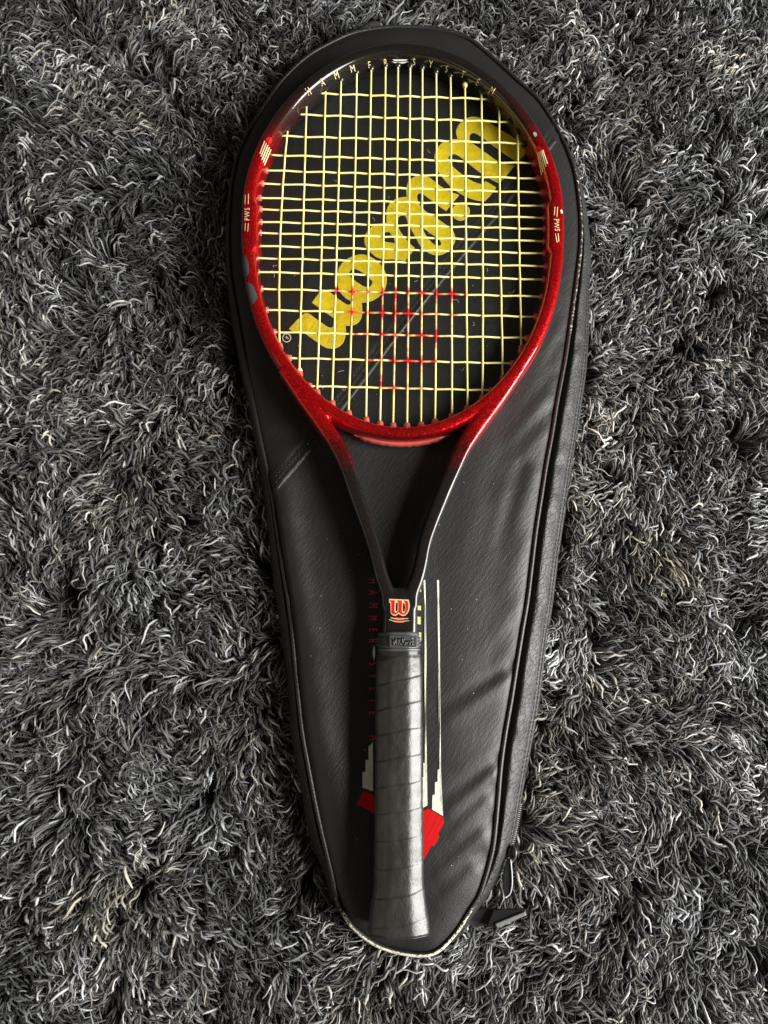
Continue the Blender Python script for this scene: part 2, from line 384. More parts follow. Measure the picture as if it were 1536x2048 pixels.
# piping round the rim, worn at the tip, the right shoulder and the crown
pv, pf = tube(rim+np.array([0, 0, .0012]), .0017, 9, True)
po = mesh_obj('piping', pv, pf, M_PIPE, cover)
py_ = pp[:, 1]; px_ = pp[:, 0]
wear = np.zeros(NP)
wear += np.where((py_ > 1790), .42, 0)+np.where((py_ > 1845), .14, 0)
wear += np.where((py_ > 1600) & (py_ <= 1790) & (px_ < 700), np.clip((py_-1600)/190, 0, 1)*.36, 0)
wear += np.where((px_ > 1100) & (py_ > 330) & (py_ < 700), .40, 0)
wear += np.where((px_ > 940) & (py_ > 1560) & (py_ <= 1790), .26, 0)
wear += np.where(py_ < 90, .36, 0)+np.where((py_ >= 90) & (py_ < 330), .30, 0)
wear = np.convolve(np.r_[wear[-6:], wear, wear[:6]], np.ones(13)/13, 'valid')
# the wear sits on the outer, upper half of the cord
at_ = po.data.attributes.new('wear', 'FLOAT', 'POINT')
dr = pv.reshape(NP, 9, 3)-(rim+np.array([0, 0, .0012]))[:, None]
nw = rim[:, :2]-np.roll(rim[:, :2], 1, 0); nw = np.column_stack([nw[:, 1], -nw[:, 0]]); nw /= np.linalg.norm(nw, axis=1)[:, None]
if ((rim[:, :2]-rim[:, :2].mean(0))*nw).sum() < 0: nw = -nw
side = ((dr[:, :, :2]*nw[:, None]).sum(2)+.5*dr[:, :, 2])/.0017
at_.data.foreach_set('value', (wear[:, None]*np.clip(side+.55, .0, 1)).astype(np.float32).ravel())

# side strip (gusset) from under the piping down into the pile
K = 30; tt = np.linspace(0, 1, K)
G = np.zeros((NP, K+3, 3))
nz = np.random.default_rng(3).normal(size=(NP//4+2, 5))
sm = np.column_stack([np.interp(np.arange(NP), np.arange(NP//4+2)*4, nz[:, k]) for k in range(5)])
sm[-20:] = sm[-20:]*np.linspace(1, 0, 20)[:, None]+sm[0]*np.linspace(0, 1, 20)[:, None]
for j, t in enumerate(tt):
    c = np.array([0., .25, .5, .75, 1.]); wj = np.exp(-((t-c)/.16)**2)
    G[:, j, :2] = rim[:, :2]*(1-t)+outer[:, :2]*t
    wid = np.linalg.norm(outer[:, :2]-rim[:, :2], axis=1)
    amp = np.clip(wid/.018, 0, 1); grv = np.clip((wid-.010)/.004, 0, 1)*(np.exp(-((t-.80)/.016)**2)+np.exp(-((t-.91)/.016)**2))
    G[:, j, 2] = .0125-.0135*t**1.7-.0062*np.exp(-((t-.13)/.11)**2)*amp+.0016*np.sin(t*math.pi)*amp+(sm@wj)*.00060*amp*math.sin(math.pi*t)-.0011*grv
nw3 = np.column_stack([nw, np.zeros(NP)])
G[:, K] = G[:, K-1]+nw3*.0006+np.array([0, 0, -.003]); G[:, K+1] = G[:, K-1]-nw3*.001+np.array([0, 0, -.010]); G[:, K+2] = G[:, K-1]-nw3*.008+np.array([0,0,-.017])
mesh_obj('side_strip', G.reshape(-1, 3), grid_faces(NP, K+3, True, False), M_GUSS, cover)
# back panel, resting in the pile
bk = G[::4, K+2]; V, T = sheet([bk[:, :2]], .02)
mesh_obj('back_panel', np.column_stack([V, np.full(len(V), bk[0, 2])]), T[:, ::-1], M_GUSS, cover)

# stitches: too small to pick apart, real thread joined into one part
def thread(P, r, L_, gap, lift):
    d = np.r_[0, np.cumsum(np.linalg.norm(np.diff(P, axis=0), axis=1))]; out = []; s = 0
    while s+L_ < d[-1]:
        q = np.column_stack([np.interp([s, s+L_*.5, s+L_], d, P[:, k]) for k in range(3)])
        q[:, 2] += np.array([-.0002, lift, -.0002]); out.append(tube(q, r, 5)); s += L_+gap
    return out
st_parts = []
sp = spline(np.array(SEAM), 160)
for off in (.0042, .0078):
    tg = np.gradient(sp, axis=0); tg /= np.linalg.norm(tg, axis=1)[:, None]
    q = sp+np.column_stack([-tg[:, 1], tg[:, 0]])*off
    q = q[3:-3]
    st_parts += thread(np.column_stack([q, zc(q[:, 0], q[:, 1])+.0003]), .00036, .0026, .0011, .0005)
_e = sp[2:-2]; v, f = tube(np.column_stack([_e, zc(_e[:, 0], _e[:, 1])+.0003]), .00034, 6); mesh_obj('seam_edge', v, f, M_PIPE2, cover)  # thin pale cord on the folded edge, added to draw its lit line
o = mesh_obj('seam_stitching', *join(st_parts), M_STITCH, cover); o['kind'] = 'stuff'
wide = np.where((pp[:, 2] > 26) & (px_ > 900))[0]
st_parts = []
for t in (.80, .91):
    i0 = t*(K-1); a = int(i0); f = i0-a
    q = G[wide, a]*(1-f)+G[wide, a+1]*f
    st_parts += thread(q, .00042, .0028, .0008, .00045)
o = mesh_obj('edge_stitching', *join(st_parts), M_STITCH, cover); o['kind'] = 'stuff'

# printing on the cover: thin films that follow the panel
def film(name, loops_px, m, lift=.00022, step=.0022, label=None, parent=cover):
    loops = [ats(lp, ZB)[:, :2] for lp in loops_px]
    V, T = sheet(loops, step)
    o = mesh_obj(name, np.column_stack([V, zc(V[:, 0], V[:, 1])+lift]), T, m, parent)
    if label: o['label'] = label
    return o
def crop(pts, ox, oy, s): return [(ox+x*s, oy+y*s) for x, y in pts]
def rounded(pts, sharp, n=7):
    """closed outline: curve through the points, corners kept where flagged"""
    P = np.array(pts, float); m = len(P); out = []
    for i in range(m):
        p1, p2 = P[i], P[(i+1) % m]
        p0 = P[i-1] if i not in sharp else p1-(p2-p1); p3 = P[(i+2) % m] if (i+1) % m not in sharp else p2+(p2-p1)
        for t in np.linspace(0, 1, n, endpoint=False):
            out.append(.5*((2*p1)+(-p0+p2)*t+(2*p0-5*p1+4*p2-p3)*t**2+(-p0+3*p1-3*p2+p3)*t**3))
    return np.array(out)
WA = [(1350,545),(1240,380),(1050,265),(900,175),(800,115),(720,92),(640,95),(560,130),(500,190),(468,270),(480,340),(497,375),
 (440,378),(370,390),(300,420),(245,470),(205,530),(190,600),(200,680),(235,780),(300,870),(400,980),(500,1055),(620,1120),(740,1160),(830,1170),
 (900,1090),(970,1000),(900,955),(835,918),(800,950),(740,945),(650,905),(560,845),(470,775),(400,710),(365,650),(358,610),(375,580),(410,562),(470,570),
 (540,615),(640,695),(760,790),(880,870),(1010,938),(1100,840),(1210,708),(1060,690),(970,648),(880,585),(780,510),(690,445),(640,400),(628,350),(640,305),
 (680,283),(730,300),(820,360),(930,445),(1050,530),(1160,605),(1250,660)]
WA_S = {0, 11, 25, 27, 29, 45, 47, 62}
IL = [(1240,352),(1120,310),(1000,245),(900,170),(820,110),(740,82),(660,85),(590,120),(540,170),(515,240),(510,310),(525,380),(460,385),(390,400),(310,440),
 (260,500),(235,580),(233,660),(235,745),(160,760),(63,785),(0,826),(-45,880),(-72,960),(-65,1040),(-21,1110),(80,1205),(200,1240),(350,1238),(485,1268),
 (590,1140),(615,1090),(545,1030),(490,960),(430,880),(390,800),(383,720),(395,655),(445,627),(495,640),(520,690),(535,750),(580,830),(640,940),(705,1065),
 (760,1120),(850,1175),(950,1195),(1040,1170),(1100,1130),(1150,1070),(1180,1000),(1180,920),(1150,850),(1100,800),(1000,730),(880,645),(780,590),(740,550),
 (690,490),(660,430),(652,380),(665,340),(700,325),(750,345),(840,410),(930,480),(1062,570),(1150,455)]
IL_S = {0, 11, 18, 29, 31, 67}
SH = [(165,905),(210,868),(270,865),(300,900),(340,960),(350,1025),(280,1020),(200,1005),(165,965)]
LH = [(740,810),(800,850),(900,920),(960,960),(995,1020),(990,1060),(950,1070),(890,1050),(830,995),(770,910),(740,850)]
ON = [(1040,735),(1120,728),(1200,700),(1280,645),(1340,560),(1362,460),(1350,370),(1300,280),(1230,205),(1150,155),(1060,128),(960,140),(870,180),(800,235),
 (752,310),(738,400),(738,480),(755,560),(790,620),(850,680),(905,712),(908,745),(890,768),(860,770),(800,735),(720,675),(650,615),(600,592),(540,590),(505,615),
 (415,738),(500,800),(600,872),(688,935),(690,1000),(685,1045),(650,1065),(600,1050),(520,995),(450,945),(380,895),(330,882),(290,905),(230,960),(120,1075),
 (190,1112),(240,1098),(275,1092),(330,1135),(430,1205),(520,1270),(600,1310),(680,1320),(750,1300),(810,1240),(835,1150),(838,1080),(830,1030),(880,1032),
 (960,1020),(1020,970),(1045,900),(1047,820)]
ON_S = {0, 30, 44, 57}
OH = [(880,360),(905,320),(960,305),(1010,325),(1090,375),(1150,430),(1185,470),(1180,510),(1150,545),(1110,548),(1060,535),(990,490),(920,435),(885,395)]
a_ = lambda L_, s=(): rounded(crop(L_, 840, 220, .15625), set(s))
b_ = lambda L_, s=(): rounded(crop(L_, 740, 340, .14323), set(s))
c_ = lambda L_, s=(): rounded(crop(L_, 560, 490, .15625), set(s))
dot = np.array([(921.6+17*math.cos(k*math.pi/18), 424+16.8*math.sin(k*math.pi/18)) for k in range(36)])
for nm, lps in (('printed_letter', [a_(WA, WA_S)]), ('printed_letters', [b_(IL, IL_S), b_(SH), b_(LH)]), ('printed_letters', [c_(ON, ON_S), c_(OH)]), ('printed_dot', [dot])):
    film(nm, [grow(lps[0], .9)]+[grow(h, -.9) for h in lps[1:]], M_PALE, .00018)
    film(nm, lps, M_YELLOW, .00034)
circ = lambda cx, cy, r, n=28: np.array([(cx+r*math.cos(k*2*math.pi/n), cy+r*math.sin(k*2*math.pi/n)) for k in range(n)])
film('trademark_ring', [circ(573.4, 676, 9), circ(573.4, 676, 7.4)], M_CREAMP, .0003)
def film_text(chars, m, name='printed_letter'):
    """chars: (letter, x, y, angle deg, cap height px, squeeze)"""
    for ch, x, y, ang, h, sq in chars:
        V, T = glyph(ch); a = math.radians(ang); ca, sa = math.cos(a), math.sin(a)
        X = V[:, 0]*h*sq; Y = -V[:, 1]*h
        q = ats(np.column_stack([x+X*ca-Y*sa, y+X*sa+Y*ca]), ZB)
        q[:, 2] = zc(q[:, 0], q[:, 1])+.0003
        mesh_obj(name, q, T, m, cover, False)
film_text([('R', 573.4, 676, 130, 8, .8)], M_CREAMP)
HS = [('H',1162),('A',1185),('M',1211),('M',1236),('E',1260),('R',1282),('S',1328),('Y',1352),('S',1377),('T',1401),('E',1426),('M',1476)]
film_text([(c, 746.5, y, 90, 17, .55) for c, y in HS], M_DULLRED)
film('printed_swoosh', [rounded([(748,1290),(750,1300),(750,1312),(748,1322),(745,1306)], {0, 3})], M_CREAMP, .0003)
film('printed_stripe', [[(847,1160),(850.5,1160),(853,1300),(853.5,1500),(855,1611),(843,1618),(843,1555),(847,1555),(847,1526),(850,1526),(849.5,1300)]], M_CREAMP, .0003)
film('printed_stripe', [[(874,1160),(878,1160),(880,1300),(882,1540),(886,1632),(864,1619),(865,1591),(870,1589),(870,1565),(875.5,1563),(875.5,1540),(879,1538),(876.5,1300)]], M_CREAMP, .0003)
film('printed_stripe', [[(746,1484),(740,1491),(737,1493),(737,1520),(731,1520),(731,1544),(725,1544),(725,1575),(746,1583)]], M_CREAMP, .0003)
film('printed_hammer', [[(728,1581),(713.5,1608.5),(752,1629),(752,1593)]], M_REDP, .0003)
film('printed_hammer', [[(838,1627),(856.7,1617.5),(887,1635),(888,1645.6),(876.6,1669),(879.4,1673.7),(868.4,1692.5),(863.7,1691),(847,1722),(838,1716)]], M_REDP, .0003)
for x0, y0, x1, y1 in ((836,1167,842,1184),(835.5,1211,842,1221),(835,1233,841.5,1249),(838,1264,842.5,1281)):
    film('printed_mark', [[(x0,y0),(x1,y0+1),(x1,y1),(x0,y1-1)]], M_PALE, .0003)
film('printed_mark', [[(848,1100),(857,1094),(855,1105),(852.5,1119)]], M_REDP, .0003)
film('printed_mark', [[(854,1092),(863,1076),(857.5,1094)]], M_CREAMP, .0003)

# zip, slider, pull, strap and buckle on the lower right edge
zi = np.where((px_ > 960) & (pp[:, 1] > 1600) & (pp[:, 1] < 1712))[0]
zp = G[zi, K-1]+nw3[zi]*.0012+np.array([0, 0, -.0006])
zs = spline(zp, 27); tg = np.gradient(zs, axis=0); tg /= np.linalg.norm(tg, axis=1)[:, None]
parts = []
for p, t in zip(zs, tg):
    s_ = np.cross(t, [0, 0, 1]); parts.append(tube(np.array([p-s_*.0011, p, p+s_*.0011]), [.00045, .00055, .0004], 5))
o = mesh_obj('zip_teeth', *join(parts), M_ZIP, cover); o['kind'] = 'stuff'
def slab(P, th, m, name, parent, bevel=.0004):
    """solid plate from an outline (3-D points, roughly flat), thickness th along its normal"""
    P = np.asarray(P, float); n = np.cross(P[1]-P[0], P[-1]-P[0]); n /= np.linalg.norm(n)
    if n[2] < 0: P = P[::-1]; n = -n
    bm = bmesh.new(); vs = [bm.verts.new(p) for p in P]; f = bm.faces.new(vs)
    r = bmesh.ops.extrude_face_region(bm, geom=[f]); nv = [v for v in r['geom'] if isinstance(v, bmesh.types.BMVert)]
    bmesh.ops.translate(bm, verts=nv, vec=Vector(n*th)); bmesh.ops.recalc_face_normals(bm, faces=bm.faces)
    if bevel: bmesh.ops.bevel(bm, geom=list(bm.edges), offset=bevel, segments=2, affect='EDGES', profile=.6)
    me = bpy.data.meshes.new(name); bm.to_mesh(me); bm.free(); me.materials.append(m)
    return link(name, me, parent)
slab([at(1016,1693,.002), at(1024,1690,.002), at(1031,1700,.002), at(1029,1716,.002), at(1020,1718,.002), at(1014,1706,.002)], .004, M_PLAIN, 'zip_slider', cover)
v, f = tube(spline(np.array([at(1025,1690,.004), at(1031,1700,.008), at(1031,1712,.008), at(1026,1721,.005)]), 14), .0009, 7)
mesh_obj('slider_bail', v, f, M_ZIP, cover)
tabp = rounded([(1014,1716),(1021,1720),(1023,1745),(1024,1770),(1020,1788),(1012,1795),(1006,1780),(1006,1745)], {0})
slab(ats(tabp[::3], .0035), .0022, M_PLAIN, 'pull_tab', cover, .0005)
v, f = tube(spline(np.array([at(1021,1719,.0065), at(1023.5,1745,.0065), at(1024,1768,.0065), at(1020,1787,.006), at(1011,1795,.006)]), 20), .0006, 6)
mesh_obj('pull_tab_edge', v, f, mat('grey_edge', (.35,.36,.36), .35), cover)
slab([at(938,1822,.000), at(985,1812,.003), at(994,1820,.004), at(992,1846,.003), at(952,1853,0), at(934,1846,0)], .0022, M_WEB, 'strap', cover, .0004)
slab([at(986,1817,.0055), at(1050,1815,.007), at(1053,1823,.007), at(994,1852,.005), at(972,1852,.005)], .0035, M_PLAIN, 'buckle', cover, .0008)
slab([at(990,1846,.0085), at(1049,1822,.0105), at(1053,1829,.0105), at(994,1854,.0085)], .0018, mat('bright_bar', (.42,.43,.43), .25, metal=.6), 'buckle_bar', cover, .0006)
slab([at(905,1868,.001), at(934,1838,.004), at(941,1842,.003), at(930,1866,.002), at(908,1883,.001), at(893,1886,.001)], .002, M_GUSS, 'end_tab', cover, .0004)
v, f = tube(spline(np.array([at(715,72,.004), at(722,60,.008), at(740,49,.009), at(753,49,.006), at(758,58,.002)]), 22), .0032, 8)
v[:, 2] = .004+(v[:, 2]-.004)*.8
mesh_obj('hanging_loop', v, f, M_WEB, cover)

# ------------------------------------------------------------------ the racket
racket = thing('tennis_racket', at(797, 1866, .0), 'red and black tennis racket with yellow strings and black grip lying on its cover', 'tennis racket')
ZT = ZS+.0055
OUT = [(820,96),(737,100.6),(662.7,129),(613,166),(563.7,220.6),(539,255),(514,302),(497,344),(487,386),(481.4,420),(480.8,474),(484.5,506),(489.5,558),(499.4,603),(506.4,645.6),(518,678),(544,723.7),
 (1113.8,600),(1100.7,645.6),(1082.5,684.6),(1052.6,740.6),(1122.9,400),(1129,458.6),(1129,491),(1126.8,530),(1120,573),(1072,239),(1093,291),(1108.5,336.7),(1121.6,389),
 (800,96),(878,102.5),(943,136),(987.5,167.6),(1024,196),(1050,230)]
INN = [(601,752),(638,789),(670,816.5),(702,834),(737,845),(770,853),(800,857),(840,855),(878,847.6),(909,834.6),(938,819),(969,798),(993,774.7)]
ctr = at(803, 480, ZT)[:2]; HW = .0060
pts = [at(*p, ZT)[:2]-ctr for p in OUT]
for p in INN:
    q = at(*p, ZT)[:2]-ctr; pts.append(q+q/np.linalg.norm(q)*(2*HW-.0012))
pts = np.array(pts); th = np.arctan2(pts[:, 0], pts[:, 1]); rr = np.linalg.norm(pts, axis=1)
basis = lambda t: np.column_stack([np.cos(k*t) for k in range(7)]+[np.sin(t), np.sin(2*t)])
co, *_ = np.linalg.lstsq(basis(th), rr, rcond=None)
print('hoop fit residual mm', np.abs(basis(th)@co-rr).max()*1000, 'size', rr.max())
NH = 360; ta = np.arange(NH)*2*math.pi/NH
ro = basis(ta)@co; oc = ctr+np.column_stack([np.sin(ta), np.cos(ta)])*ro[:, None]
tg = np.roll(oc, -1, 0)-np.roll(oc, 1, 0); tg /= np.linalg.norm(tg, axis=1)[:, None]
nin = np.column_stack([tg[:, 1], -tg[:, 0]])
if ((ctr-oc)*nin).sum() < 0: nin = -nin
# a little wider inwards where the weights sit at three and nine o'clock
bul = np.zeros(NH)
for side in (1, -1):
    y0 = at(803, 459, ZT)[1]; half = (at(803, 415, ZT)[1]-at(803, 503, ZT)[1])/2
    m = np.clip((half+.004-np.abs(oc[:, 1]-y0))/.006, 0, 1); bul = np.maximum(bul, m*m*(3-2*m))
hw = HW+.0015*bul
bot = np.clip(1-np.abs(np.arctan2(np.sin(ta-math.pi), np.cos(ta-math.pi)))/.62, 0, 1); bot = bot*bot*(3-2*bot)
hw = hw-.0010*bot
hoop = oc+nin*(hw+.0020*bot)[:, None]
def sweep(P, a, b, e=2.7, k=28, closed=False, z=ZS):
    P = np.asarray(P, float); n = len(P); a = np.broadcast_to(a, (n,)); b = np.broadcast_to(b, (n,))
    t = (np.roll(P, -1, 0)-np.roll(P, 1, 0)) if closed else np.gradient(P, axis=0)
    t /= np.linalg.norm(t, axis=1)[:, None]; nn = np.column_stack([t[:, 1], -t[:, 0]])
    th = np.arange(k)*2*math.pi/k; c, s = np.cos(th), np.sin(th)
    ex = np.sign(c)*np.abs(c)**(2/e); ez = np.sign(s)*np.abs(s)**(2/e)
    V = np.zeros((n, k, 3)); V[:, :, :2] = P[:, None]+nn[:, None]*(a[:, None]*ex)[:, :, None]; V[:, :, 2] = z+b[:, None]*ez
    Fc = grid_faces(n, k, closed)
    if not closed: Fc += [tuple(range(k))[::-1], tuple(range((n-1)*k, n*k))]
    return V.reshape(-1, 3), Fc
BH = .0125
parts = [sweep(hoop, hw, BH-.0028*bot, 3.4, 36, True)]
LA = [(566,742),(600,788),(643,846),(673,891),(693,933),(713,992),(735,1054),(746.5,1090),(756,1125),(763.5,1155),(775,1187),(777.5,1215)]
RA = [(1040,740),(1004,788),(960,846),(929,891),(909,933),(884,992),(860,1054),(849,1090),(842.5,1125),(835,1155),(823.5,1187),(821,1215)]
for A in (LA, RA):
    q = spline(ats(A, ZT)[:, :2], 90); u = np.linspace(0, 1, 90)
    parts.append(sweep(q, np.interp(u, [0, .15, .35, .6, .8, 1], [.0040, .0058, .0063, .0056, .0049, .0054]), np.interp(u, [0, .3, .8, 1], [.0122, .0120, .0105, .0100]), 5.0))
sh = spline(ats([(799.5,1176),(799.5,1220),(798.5,1290)], ZT)[:, :2], 40)
parts.append(sweep(sh, np.interp(np.linspace(0,1,40), [0,.06,.15,1], [.0090,.0112,.0126,.0126]), np.interp(np.linspace(0,1,40), [0,.12,1], [.0085,.0100,.0105]), 5.5, 48))
V, Fc = join(parts)
tmp = mesh_obj('tmp', V, Fc, M_FRAME)
md = tmp.modifiers.new('r', 'REMESH'); md.mode = 'VOXEL'; md.voxel_size = .0009; md.use_smooth_shade = True
m2 = tmp.modifiers.new('s', 'SMOOTH'); m2.factor = .5; m2.iterations = 4
dg = bpy.context.evaluated_depsgraph_get()
fme = bpy.data.meshes.new_from_object(tmp.evaluated_get(dg)); bpy.data.objects.remove(tmp)
fme.name = 'frame'; fme.shade_smooth(); fme.materials.clear(); fme.materials.append(M_FRAME)
frame = link('frame', fme, racket)
nV = len(fme.vertices); fv = np.zeros(nV*3); fme.vertices.foreach_get('co', fv); fv = fv.reshape(-1, 3)
bvh = BVHTree.FromPolygons([Vector(v) for v in fv], [tuple(p.vertices) for p in fme.polygons])
print('frame verts', nV)
def on_frame(x, y, lift=.00022):
    d = Vector(ray(x, y)).normalized(); h = bvh.ray_cast(Vector((0, 0, HC)), d)
    if h[0] is None:
        h = bvh.find_nearest(Vector(at(x, y, ZT)))
    return np.array(h[0]+h[1]*lift)
def decal(name, loops, m, lift=.0002, step=4.0, label=None):
    V, T = sheet([np.asarray(l, float) for l in loops], step)
    T = T[:, ::-1]
    o = mesh_obj(name, [on_frame(x, y, lift) for x, y in V], T, m, racket)
    if label: o['label'] = label
    return o
def decal_text(chars, m, lift=.0003):
    for ch, x, y, ang, h, sq in chars:
        V, T = glyph(ch); a = math.radians(ang); ca, sa = math.cos(a), math.sin(a)
        X = V[:, 0]*h*sq; Y = -V[:, 1]*h
        mesh_obj('letter', [on_frame(x+p*ca-q*sa, y+p*sa+q*ca, lift) for p, q in zip(X, Y)], T, m, racket, False)
decal_text([('H',616,183,-28,13.5,.62),('A',643.5,164,-25,13.5,.62),('M',672,149.5,-20,13.5,.7),('M',704.5,136,-14,13.5,.7),('E',738.5,128.5,-8,13.5,.62),('R',771,123.5,-3,13.5,.62),
 ('S',828.5,122.5,4,13.5,.62),('Y',862,127,9,13.5,.62),('S',894,137,14,13.5,.62),('T',927,147.5,20,13,.62),('E',957,163.5,26,13,.62),('M',985,181,30,13,.7)], M_CREAM, .0008)
decal('swoosh', [[(785,118.5),(816,118.5),(812,121),(788,121)]], M_WHITE); decal('swoosh', [[(783,123),(817,123),(810,126),(800,127),(790,126)]], M_WHITE)
decal_text([('P',494.3,438.5,-90,10,.75),('W',494.3,428.5,-90,10,.8),('S',494.3,418.5,-90,10,.75)], M_CREAM)
decal_text([('P',1113,441,88,10,.75),('W',1113.3,450.5,90,10,.8),('S',1114.5,460,94,10,.75)], M_CREAM)
for pts_ in ([(490.2,390),(491.5,390),(491,409),(489.7,409)], [(496.5,388),(497.8,388),(497.3,409),(496,409)], [(490.2,447),(491.5,447),(491,462),(489.7,463)], [(496.2,447),(497.5,447),(496.2,463),(494.9,464)],
             [(1109,414),(1110.3,414),(1109.3,431),(1108,431)], [(1114.5,414),(1115.8,414),(1114.3,434),(1113,434)], [(1110,467),(1111.3,467),(1114.8,485),(1113.5,486)], [(1115.5,467),(1116.8,467),(1118.3,483),(1117,484)]):
    decal('gold_line', [pts_], M_CREAM, .0003)
decal('red_tip', [rounded([(532,279),(537,274.5),(542,276),(542.5,283),(538,287)], ())], M_RED, .0003)
decal('red_tip', [rounded([(1072,296),(1077,292),(1082,296),(1083,301),(1077,304)], ())], M_RED, .0003)
for k in range(5):
    f_ = k/4
    tp = np.array([(612,628),(683,730)]); bt = np.array([(552,785),(602,925)])
    a = (tp[0]*(1-f_)+tp[1]*f_)*.16276+np.array([430,180]); b = (bt[0]*(1-f_)+bt[1]*f_)*.16276+np.array([430,180])
    decal('gold_stripe', [[a+(-.9,0), a+(1.1,0), b+(1.1,0), b+(-.9,0)]], M_CREAM, .0003)
    tp = np.array([(428,815),(505,770)]); bt = np.array([(488,1150),(575,985)])
    a = (tp[0]*(1-f_)+tp[1]*f_)*.1302+np.array([1020,200]); b = (bt[0]*(1-f_)+bt[1]*f_)*.1302+np.array([1020,200])
    decal('gold_stripe', [[a+(-.9,0), a+(1.1,0), b+(1.1,0), b+(-.9,0)]], M_CREAM, .0003)
for pch in ([(450,695),(495,760),(520,860),(525,960),(490,1030),(455,1045),(430,980),(415,850),(425,730)], [(515,1120),(580,1160),(620,1250),(650,1360),(590,1440),(560,1470),(530,1370),(510,1270),(475,1200),(485,1130)]):
    decal('lead_tape', [rounded(crop(pch, 430, 420, .1302), (), 4)], M_PATCH, .00045, 3)
decal('chip_and_glint', [rounded([(1066,266),(1071,265),(1074,270),(1070,274)], (), 3)], M_GLINT, .00025)  # metallic glint on the hoop, painted as a grey fleck
decal('chip_and_glint', [rounded([(1121,420),(1124,421),(1124.5,427),(1122,426)], (), 3)], M_WHITE, .00025)
e_ = lambda L_: crop(L_, 760, 1180, .05859)
decal('emblem_outline', [e_([(315,305),(975,330),(1003,430),(1015,560),(990,700),(930,810),(850,880),(770,890),(690,855),(635,815),(580,860),(510,885),(430,860),(375,800),(358,720),(358,440),(312,435)]),
 e_([(545,440),(607,440),(600,680),(572,732),(540,720),(533,600)]), e_([(787,448),(832,460),(856,560),(846,700),(810,748),(785,735),(775,600)])], M_EDGE, .0002, 2)
decal('emblem', [e_([(345,350),(505,352),(500,560),(490,690),(515,765),(560,785),(600,760),(635,690),(640,560),(640,420),(595,395),(590,360),(745,362),(750,560),(740,700),(760,775),(810,800),(860,770),(880,690),(885,560),(870,450),(835,400),(840,365),(940,375),(965,450),(975,560),(960,680),(920,770),(850,840),(780,850),(720,830),(670,780),(630,770),(590,820),(510,850),(440,830),(400,770),(395,700),(400,560),(400,420),(345,385)])], M_RED, .0004, 2)
decal('emblem_swoosh', [e_([(360,930),(450,950),(650,985),(870,965),(965,960),(960,985),(860,990),(650,1015),(450,980),(360,955)])], M_EDGE, .0003, 2)
decal('emblem_swoosh', [e_([(310,1000),(420,1030),(520,1065),(650,1075),(780,1075),(880,1045),(1005,1045),(990,1060),(880,1068),(790,1100),(650,1105),(510,1090),(400,1050),(310,1025)])], M_EDGE, .0003, 2)
decal('emblem_swoosh', [e_([(500,925),(650,935),(820,940),(800,972),(650,983),(520,958)])], M_RED, .0002, 2)
decal('emblem_swoosh', [e_([(480,1012),(650,1022),(860,1010),(800,1058),(650,1064),(510,1053)])], M_RED, .0002, 2)

# strings
MT = [(576,250),(613,203),(651,175),(682,160),(713.4,145),(742.4,138),(771,132),(796,132),(820.4,133),(844.7,136),(872.4,144),(901,152),(930,168),(962.8,186),(998.4,217),(1035.7,267)]
MM = [560,605.3,643.4,673.8,707.2,736.9,766.6,792.5,817.5,843.7,872.9,902.9,932,965.4,1000.5,1038.3]
MB = [(559,690),(598.5,742),(634,783),(664,805),(697,825),(732,838),(760,846),(786,850),(814,850),(842,848),(870,842),(904,830),(935,815),(965,794),(1006,755),(1043,695)]
CL = [(634,187),(593,229),(562.5,272),(542.7,310),(532.8,341),(525,367),(520,396),(521.6,418.5),(521.6,444),(520,465.6),(518,492),(514,516),(516,544),(523,577.6),(534,620),(549,664),(580,716),(620.6,772)]
CR = [(977,198),(1018.7,244),(1047,287),(1068,327),(1076,357),(1084,385.6),(1089,412),(1089,436),(1089,457.8),(1089,482.8),(1089,506.8),(1091.6,533),(1087.7,559),(1082.5,593.5),(1070.8,633.6),(1052.6,676),(1024,727),(982,780.7)]
mt, mb = ats(MT, ZS)[:, :2], ats(MB, ZS)[:, :2]
mm = np.array([at(MM[i], 486, ZS)[:2] for i in range(16)])
cl, cr = ats(CL, ZS)[:, :2], ats(CR, ZS)[:, :2]
def mx_(i, y):
    P = np.array([mt[i], mm[i], mb[i]]); c = np.polyfit(P[:, 1], P[:, 0], 2); return np.polyval(c, y)
def cy_(j, x): return cl[j, 1]+(cr[j, 1]-cl[j, 1])*(x-cl[j, 0])/(cr[j, 0]-cl[j, 0])
X = np.zeros((16, 18, 2)); ok = np.zeros((16, 18), bool)
for i in range(16):
    for j in range(18):
        x = mm[i, 0]
        for _ in range(4): y = cy_(j, x); x = mx_(i, y)
        X[i, j] = (x, y); ok[i, j] = (mb[i, 1] < y < mt[i, 1]) and (cl[j, 0] < x < cr[j, 0])
def dense(P, z):
    """points with heights, waved smoothly over and under"""
    P = np.asarray(P); z = np.asarray(z); out = []
    for a, b, za, zb in zip(P[:-1], P[1:], z[:-1], z[1:]):
        for t in np.linspace(0, 1, 7, endpoint=False):
            s = (1-math.cos(math.pi*t))/2; out.append((*(a*(1-t)+b*t), za*(1-s)+zb*s))
    out.append((*P[-1], z[-1])); return np.array(out)
tri = ats([(655,568),(950,572),(838,805),(772,805)], ZS)[:, :2]
def paint(P):
    """worn stencil: a W-shaped wedge low on the string bed"""
    c = inside(P[:, :2], tri).astype(float)
    d = np.min([seg_d(P[:, 0], P[:, 1], tri[k], tri[(k+1) % 4])[0] for k in range(4)], axis=0)
    return np.where(c > 0, np.clip(d/.0025, 0, 1), np.clip(.5-d/.006, 0, .5)*0)
SR = .00082
